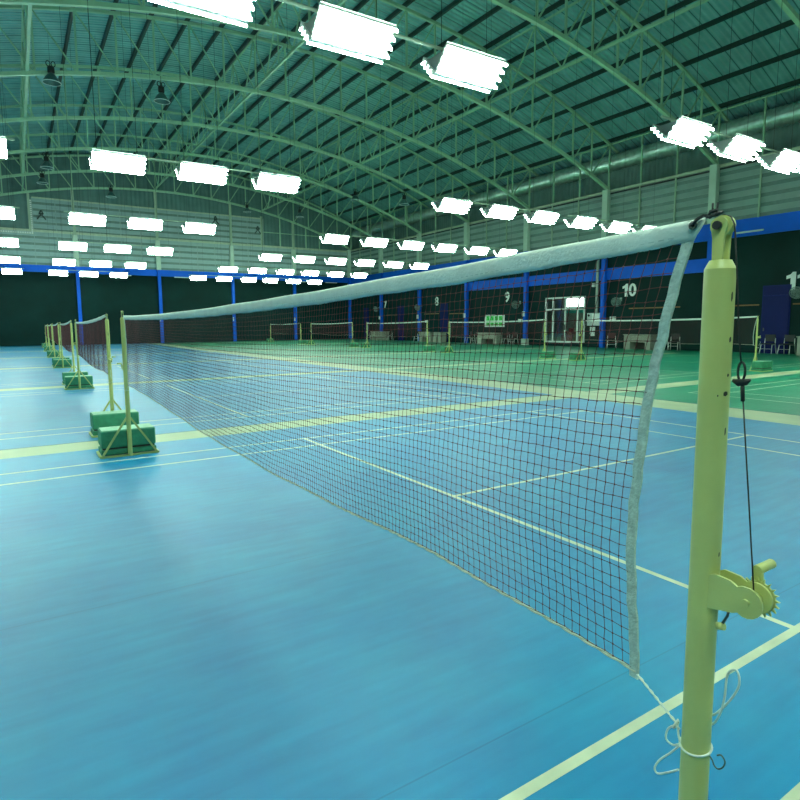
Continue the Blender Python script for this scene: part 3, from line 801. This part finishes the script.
def flagged(parts, h, label):
    """1 and 0 drawn as solid figures: (figure, left edge, bottom)"""
    m = MB()
    for fig, y, z in parts:
        if fig == '1': m.prism([(y-.24*h, z), (y-.50*h, z), (y-.50*h, z+h), (y-.33*h, z+h), (y-.24*h, z+.88*h), (y-.02*h, z+.80*h), (y-.02*h, z+.62*h), (y-.24*h, z+.68*h)], WXF-.024, WXF-.002, 'X')
        else:
            n = 28; w = .33*h; cy, cz = y-w, z+h/2; vs = []
            for x in (WXF-.024, WXF-.002):
                for (a, b) in ((w, h/2), (w-.20*h, h/2-.17*h)):
                    vs += [(x, cy+a*math.cos(2*PI*k/n), cz+b*math.sin(2*PI*k/n)) for k in range(n)]
            fs = []
            for k in range(n):
                q = (k+1) % n; fs += [(k, q, n+q, n+k), (2*n+k, 3*n+k, 3*n+q, 2*n+q), (k, 2*n+k, 2*n+q, q), (n+k, n+q, 3*n+q, 3*n+k)]
            m.add(vs, fs)
    o = m.build('court_number', M['digit']); tag(o, label, 'number', 'court numbers on the wall')
flagged([('1', 17.42, 2.86), ('0', 17.00, 2.86)], .70, 'white number 10 painted on dark green wall')
flagged([('1', 9.06, 2.78), ('1', 8.62, 2.78)], .78, 'white number 11 on dark green wall at the right edge')

def navy_door(n, y0, y1, label):
    t = bpy.data.objects.new('door_%d' % n, None); C.objects.link(t); t['kind'] = 'structure'; t.location = (XR, 0, 0)
    m = MB(); m.bb(-.05, 0, y0, y1, 0, 3.03); m.build('frame', M['doorline'], t)
    m = MB(); m.bb(-.075, -.05, y0+.05, y1-.05, .02, 2.55); m.build('leaf', M['door'], t)
    m = MB(); m.bb(-.07, -.05, y0+.05, y1-.05, 2.60, 2.99); m.build('transom_panel', M['door'], t)
    m = MB(); m.bb(-.11, -.075, y1-.16, y1-.12, 1.0, 1.14); m.build('handle', M['steel'], t)
navy_door(2, 8.81, 9.98, ''); navy_door(3, 33.33, 34.29, ''); navy_door(4, 39.65, 40.55, ''); navy_door(5, 45.8, 46.65, '')

def rail(y0, y1, z, label):
    m = MB(); m.bb(XR-.045, XR-.003, y0, y1, z-.03, z+.03, .008)
    o = m.build('wall_rail', M['rail']); tag(o, label, 'rail', 'brown rails on the wall')
rail(13.95, 16.95, 2.20, 'brown wooden wall rail right of number 10')
rail(10.12, 12.2, 2.18, 'brown wooden wall rail left of the nearest navy door')
rail(6.2, 8.72, 2.18, 'brown wooden wall rail right of the nearest navy door')
rail(34.5, 36.5, 2.26, 'brown wooden wall rail below number 8')
rail(31.15, 33.1, 2.22, 'brown wooden wall rail right of the navy door beside number 8')
rail(40.7, 42.5, 2.26, 'brown wooden wall rail below number 7')

# glass door
t = bpy.data.objects.new('door_1', None); C.objects.link(t); t['kind'] = 'structure'; t.location = (XR, 0, 0)
ys = [DY1, 22.25, 20.95+.28, 20.6, DY0]
ys = [DY1, 22.12, 21.15, 20.62, DY0]
def part(n, m, mt, p=t): return m.build(n, mt, p)
Z2 = 2.27
m = MB()
m.bb(-.06, .04, DY0, DY1, DZ1-.09, DZ1); m.bb(-.06, .04, DY0, DY1, Z2-.05, Z2+.05); m.bb(-.06, .04, DY0, DY1, DZ0, DZ0+.10)
m.bb(-.06, .04, DY0, DY0+.09, DZ0, DZ1); m.bb(-.06, .04, DY1-.09, DY1, DZ0, DZ1)
part('frame', m, M['alu'])
for y, z1 in ((22.45, DZ1), (21.45, DZ1), (20.5, Z2)):
    m = MB(); m.bb(-.05, .03, y-.05, y+.05, DZ0+.1, z1-.05); part('mullion', m, M['alu'])
m = MB(); m.bb(-.05, .03, 20.42, 20.48, Z2, DZ1-.05); part('mullion', m, M['alu'])
for a, b in ((22.5, 23.01), (21.5, 22.4), (20.55, 21.4), (20.04, 20.45)):
    m = MB(); m.bb(-.012, -.004, a, b, DZ0+.1, Z2-.05); part('pane', m, M['glass'])
for a, b in ((22.5, 23.01), (21.5, 22.4), (20.48, 21.4), (20.04, 20.42)):
    m = MB(); m.bb(-.012, -.004, a, b, Z2+.05, DZ1-.09); part('pane', m, M['glass'])
m = MB(); m.bb(-.10, -.05, 21.42, 21.48, 1.0, 1.35); part('handle', m, M['steel'])
# entrance porch behind the glass
m = MB()
m.bb(29.9, 30.0, 18.0, 26.0, .05, 3.6); m.bb(XR+.16, 30, 18.0, 18.1, .05, 3.6); m.bb(XR+.16, 30, 25.9, 26, .05, 3.6); m.bb(XR+.16, 30, 18, 26, 3.5, 3.6); m.bb(XR+.16, 30, 18, 26, .05, .15)
struct(m.build('wall_porch', M['vest']))
m = MB(); m.bb(29.86, 29.9, 21.75, 23.5, 2.50, 3.4); o = struct(m.build('window_1', M['vestlit']))
m = MB(); m.bb(29.80, 29.895, 21.75, 23.5, 2.08, 2.46); o = m.build('porch_board', M['vestteal']); tag(o, 'teal board under the bright window behind the glass door', 'board')
for i, (y, z, s) in enumerate(((22.6, .151, .5), (22.1, .151, .7), (21.2, .151, .45))):
    m = MB(); m.bb(28.6, 29.0, y-.2, y+.2, z, z+s, .03); m.bb(28.65, 28.95, y-.15, y+.15, z+s+.003, z+s+.25, .05)
    o = m.build('drinks_crate', M['red']); tag(o, 'red crate stack seen through the glass door, %s from left' % ORD[i], 'crate', 'red crates behind the glass door')
t = thing('water_cooler', 'white cooler standing behind the glass door at right', 'cooler', (29.2, 21.75, .151))
m = MB(); m.bb(-.15, .15, -.15, .15, 0, 1.0, .02); m.build('body', M['white'], t)
m = MB(); m.lathe([(.06, 1.0), (.13, 1.08), (.13, 1.35), (.10, 1.4)], 16); m.build('bottle', M['white'], t)

# electrical panel and conduit
t = thing('electrical_panel', 'grey electrical box with conduit left of the pillar by number 10', 'electrical box', (XR, 19.2, 0))
m = MB(); m.bb(-.18, -.002, -.47, .47, 1.26, 2.0, .01); m.build('body', M['ebox'], t)
m = MB(); m.bb(-.19, -.18, -.42, .10, 1.32, 1.95); m.build('door', M['white'], t)
m = MB(); m.lathe([(.07, 0), (.07, .03)], 14, (-.19, .33, 1.86), (-1, 0, 0)); m.build('meter', M['black'], t)
m = MB(); m.bb(-.17, -.075, -.24, -.08, 2.0, 5.30, .01); m.build('conduit', M['post_grey'], t)
m = MB(); m.bb(-.03, -.004, .0, .36, .95, 1.19); m.build('notice', M['white'], t)
m = MB(); m.bb(-.03, -.004, .02, .34, .66, .89); m.build('notice', M['white'], t)
t = thing('security_camera', 'small white camera on wall above the grey electrical box', 'camera', (XR, 19.27, 3.5))
m = MB(); m.bb(-.22, -.03, -.1, .1, 0, .22, .02); m.build('body', M['white'], t); m = MB(); m.bb(-.05, -.002, -.05, .05, .06, .16); m.build('bracket', M['white'], t)

def wallbox(y, z, lab, s=.18, h=.2):
    m = MB(); m.bb(XR-.10, XR-.003, y-s, y+s, z-h/2, z+h/2, .01); o = m.build('socket_box', M['white']); tag(o, lab, 'socket box', 'white boxes on the walls')
wallbox(17.96, 1.67, 'white box on wall beneath number 10, right of pillar'); wallbox(25.3, 1.62, 'white box on wall between green board and pillar'); wallbox(36.2, 1.65, 'small white box on wall below number 8 left')
def pbox(x, y, z, lab, ax):
    m = MB()
    if ax == 'Y': m.bb(x-.16, x-.08, y-.28-.1, y-.285, z-.16, z+.16, .01)
    else: m.bb(x-.28-.1, x-.285, y-.09, y+.09, z-.16, z+.16, .01)
    o = m.build('switch_box', M['white']); tag(o, lab, 'switch box', 'white boxes on the pillars')
for i, x in enumerate((9.35, 15.55, 21.45)): pbox(x, YB, 2.0, 'small white switch box on the %s blue pillar of the back wall from the left' % ORD[i], 'Y')
for i, y in ((4, BAY[4]), (3, BAY[3]), (2, BAY[2]), (1, BAY[1])): pbox(XR, y+.05, 2.05, 'small white switch box on the blue wall pillar, %s from the far corner' % ORD[i-1], 'X')

def fan(y, z, lab, s=1.0):
    t = thing('wall_fan', lab, 'fan', (XR, y, z), 0, 'wall fans')
    m = MB(); m.path([(0, 0, .1), (-.22, 0, .05), (-.30, 0, .0)], .03, 8); m.bb(-.03, -.002, -.07, .07, 0, .2); m.build('bracket', M['fan'], t)
    ax = Vector((-.85, -.25, -.40)).normalized(); c = Vector((-.42, -.03, -.03)); u, w_ = basis(ax)
    m = MB(); m.lathe([(.05, -.14), (.07, -.12), (.07, .02), (.03, .04)], 12, c, ax); m.build('motor', M['fan'], t)
    m = MB()
    for rr, d in ((.26, .05), (.26, .10), (.19, .13), (.12, .14), (.19, .02), (.12, .0)):
        m.path([c+ax*d+(u*math.cos(2*PI*k/24)+w_*math.sin(2*PI*k/24))*rr*s for k in range(24)], .012, 5, closed=True)
    for k in range(14):
        a = 2*PI*k/14; q = u*math.cos(a)+w_*math.sin(a)
        m.path([c+q*.06, c+ax*.02+q*.19*s, c+ax*.05+q*.26*s, c+ax*.10+q*.26*s, c+ax*.13+q*.19*s, c+ax*.145+q*.04], .005, 4)
    m.build('guard', M['fan'], t)
    for k in range(3):
        a = 2*PI*k/3; q = u*math.cos(a)+w_*math.sin(a); q2 = u*math.cos(a+.9)+w_*math.sin(a+.9)
        m = MB(); b0 = c+ax*.06
        m.add([b0+q*.03, b0+q*.22+ax*.02, b0+(q+q2).normalized()*.235, b0+q2*.18-ax*.02, b0+q*.03+ax*.006, b0+q*.22+ax*.026, b0+(q+q2).normalized()*.235+ax*.006, b0+q2*.18-ax*.014],
              [(3, 2, 1, 0), (4, 5, 6, 7), (0, 1, 5, 4), (1, 2, 6, 5), (2, 3, 7, 6), (3, 0, 4, 7)]); m.build('blade', M['fan'], t)
fan(8.45, 2.70, 'grey wall fan below number 11 at the right edge'); fan(17.5, 2.62, 'grey wall fan below number 10')
fan(25.4, 2.72, 'grey wall fan right of number 9'); fan(36.9, 2.85, 'grey wall fan left of number 8, at the pillar'); fan(43.7, 2.9, 'grey wall fan left of number 7')

# green board
t = thing('notice_board', 'white board with eight green squares below number 9', 'board', (XR, 27.9, 1.62))
m = MB(); m.bb(-.05, -.003, -1.02, 1.02, -.43, .43, .01); m.build('panel', M['board'], t)
k = 0
for i in range(4):
    for j in range(2):
        y = .66-.44*i; z = .18-.36*j
        m = MB(); m.bb(-.058, -.05, y-.17, y+.17, z-.155, z+.155); m.mat(1)
        m.bb(-.061, -.058, y-.10, y-.04, z-.10, z+.02); m.bb(-.061, -.058, y+.02, y+.10, z+.03, z+.09); m.build('green_square', [M['boardg'], M['boardk']], t)

def desk(y0, y1, lab, x=26.75):
    t = thing('counter_desk', lab, 'desk', (x, (y0+y1)/2, 0), 0, 'pale counter desks'); hw = (y1-y0)/2
    m = MB(); m.bb(-.32, .32, -hw, hw, .76, .80, .008); m.build('desk_top', M['desk'], t)
    for s in (-1, 1):
        wd = .42 if s > 0 else .34
        m = MB(); a, b = sorted((s*hw-s*.03, s*hw-s*wd)); m.bb(-.28, .28, a, b, 0, .758, .006); m.build('pedestal', M['desk'], t)
    m = MB(); m.bb(-.24, -.21, -hw+.34, hw-.42, .40, .757); m.build('front_panel', M['desk'], t)
    m = MB(); m.bb(.20, .22, -hw+.36, hw-.45, .02, .39); m.build('back_panel', M['deskdark'], t)
desk(14.85, 16.5, 'pale counter desk below number 10, partly behind net tape'); desk(26.55, 28.6, 'pale counter desk below the green board')
desk(34.2, 35.9, 'pale counter desk below number 8, left of two'); desk(32.9, 33.95, 'pale counter desk before the navy door, right of number 8')
desk(42.6, 43.7, 'pale counter desk left of two below number 7'); desk(41.3, 42.35, 'pale counter desk right of two below number 7')
desk(6.2, 8.05, 'pale counter desk at the right edge beside two chairs')

def chair_proto(dark):
    t = bpy.data.objects.new('visitor_chair', None); C.objects.link(t)
    m = MB(); m.bb(-.22, .22, -.22, .22, .43, .48, .02); m.build('seat', dark, t)
    m = MB(); m.bb(.19, .23, -.21, .21, .56, .86, .018); m.build('backrest', dark, t)
    for s in (-1, 1):
        m = MB(); m.path([(.21, s*.20, .70), (.19, s*.21, .48), (.28, s*.235, 0.018)], .017, 8); m.build('leg', M['chrome'], t)
        m = MB(); m.path([(.10, s*.21, .43), (-.16, s*.215, .43), (-.25, s*.24, .018)], .017, 8); m.build('leg', M['chrome'], t)
    m = MB(); m.path([(-.21, -.23, .24), (-.21, .23, .24)], .008, 6); m.build('stretcher', M['chrome'], t)
    return t
cp = {0: chair_proto(M['seat']), 1: chair_proto(M['seatred'])}; used = set()
def chair(x, y, rz, red, lab):
    o = cp[red] if red not in used else copy_tree(cp[red]); used.add(red)
    o.location = (x, y, 0); o.rotation_euler = (0, 0, rz); tag(o, lab, 'chair', 'metal-legged chairs along the wall')
chair(26.6, 9.22, .08, 0, 'dark chair with chrome legs before the nearest navy door, left of two')
chair(26.6, 8.47, -.06, 0, 'dark chair with chrome legs beside the desk at the right edge')
chair(26.7, 17.42, .7, 1, 'maroon chair with pale legs left of the desk below number 10')
chair(26.7, 14.4, -.2, 1, 'maroon chair with pale legs right of the desk, behind net tape')
chair(26.7, 13.7, .3, 0, 'dark chair with pale legs standing alone right of the net tape')
chair(26.7, 25.9, -.4, 1, 'maroon chair right of the desk below the green board')
chair(26.7, 25.2, .2, 1, 'maroon chair left of the blue pillar with white foot')
chair(26.8, 29.2, .2, 0, 'chair left of the desk below the green board, nearer the desk')
chair(26.8, 29.95, -.3, 0, 'chair just right of the blue pillar between numbers 8 and 9')
chair(26.8, 44.4, .3, 0, 'chair left of the two desks below number 7')
chair(26.8, 40.9, -.3, 0, 'chair right of the two desks below number 7')
chair(26.8, 36.5, .2, 0, 'chair left of the desk below number 8')

# slim batten lights under the beams (off)
def batten(x, y, z, ax, lab):
    t = thing('batten_light', lab, 'light', (x, y, z), 0, 'slim unlit battens under the blue beams')
    m = MB()
    if ax == 'Y': m.bb(-.05, .05, -.62, .62, 0, .05, .008)
    else: m.bb(-.62, .62, -.05, .05, 0, .05, .008)
    m.build('housing', M['white'], t)
    m = MB(); m.path([(0, -.6, -.012), (0, .6, -.012)] if ax == 'Y' else [(-.6, 0, -.012), (.6, 0, -.012)], .014, 8); m.build('tube', M['white'], t)
batten(XR-.09, 10.7, 5.50, 'Y', 'slim white batten on the blue beam right of the foreground post'); batten(XR-.09, 7.9, 5.50, 'Y', 'slim white batten on the blue beam at the right edge')
batten(6.6, YB-.056, 5.549, 'X', 'slim white batten left of the leftmost visible back pillar'); batten(11.2, YB-.056, 5.549, 'X', 'slim white batten between two blue pillars on the back wall'); batten(22.6, YB-.056, 5.549, 'X', 'slim white batten on back beam near the far corner')
batten(25.4, YB-.056, 5.549, 'X', 'slim white batten on back beam closest to the far corner')

# ------------------------------------------------------------------ camera, world, view
F, yaw, pitch, roll = 589.4154, .5731, .1102, -.0074
f = Vector((math.sin(yaw)*math.cos(pitch), math.cos(yaw)*math.cos(pitch), -math.sin(pitch)))
r0 = Vector((math.cos(yaw), -math.sin(yaw), 0)); u0 = r0.cross(f)
rt = r0*math.cos(roll)+u0*math.sin(roll); up = rt.cross(f)
cam = bpy.data.cameras.new('camera'); co = bpy.data.objects.new('camera', cam); C.objects.link(co)
co.matrix_world = Matrix(((rt.x, up.x, -f.x, -.9596), (rt.y, up.y, -f.y, -3.7532), (rt.z, up.z, -f.z, 1.4152), (0, 0, 0, 1)))
cam.sensor_fit = 'HORIZONTAL'; cam.sensor_width = 36; cam.lens = F/800*36; cam.shift_y = -10.295/800; cam.clip_start = .02; cam.clip_end = 300
SC.camera = co
wd = bpy.data.worlds.new('world'); SC.world = wd; wd.use_nodes = True
wd.node_tree.nodes['Background'].inputs[0].default_value = (.03, .06, .05, 1); wd.node_tree.nodes['Background'].inputs[1].default_value = .3
vs_ = SC.view_settings; vs_.view_transform = 'Standard'; vs_.look = 'None'; vs_.gamma = 1; vs_.use_curve_mapping = False
vs_.exposure = 0.0
SC.cycles.use_denoising = True
SC.cycles.max_bounces = 8; SC.cycles.diffuse_bounces = 4; SC.cycles.transparent_max_bounces = 12
SC.cycles.use_light_tree = True; SC.cycles.sample_clamp_indirect = 6; SC.cycles.caustics_reflective = False; SC.cycles.caustics_refractive = False
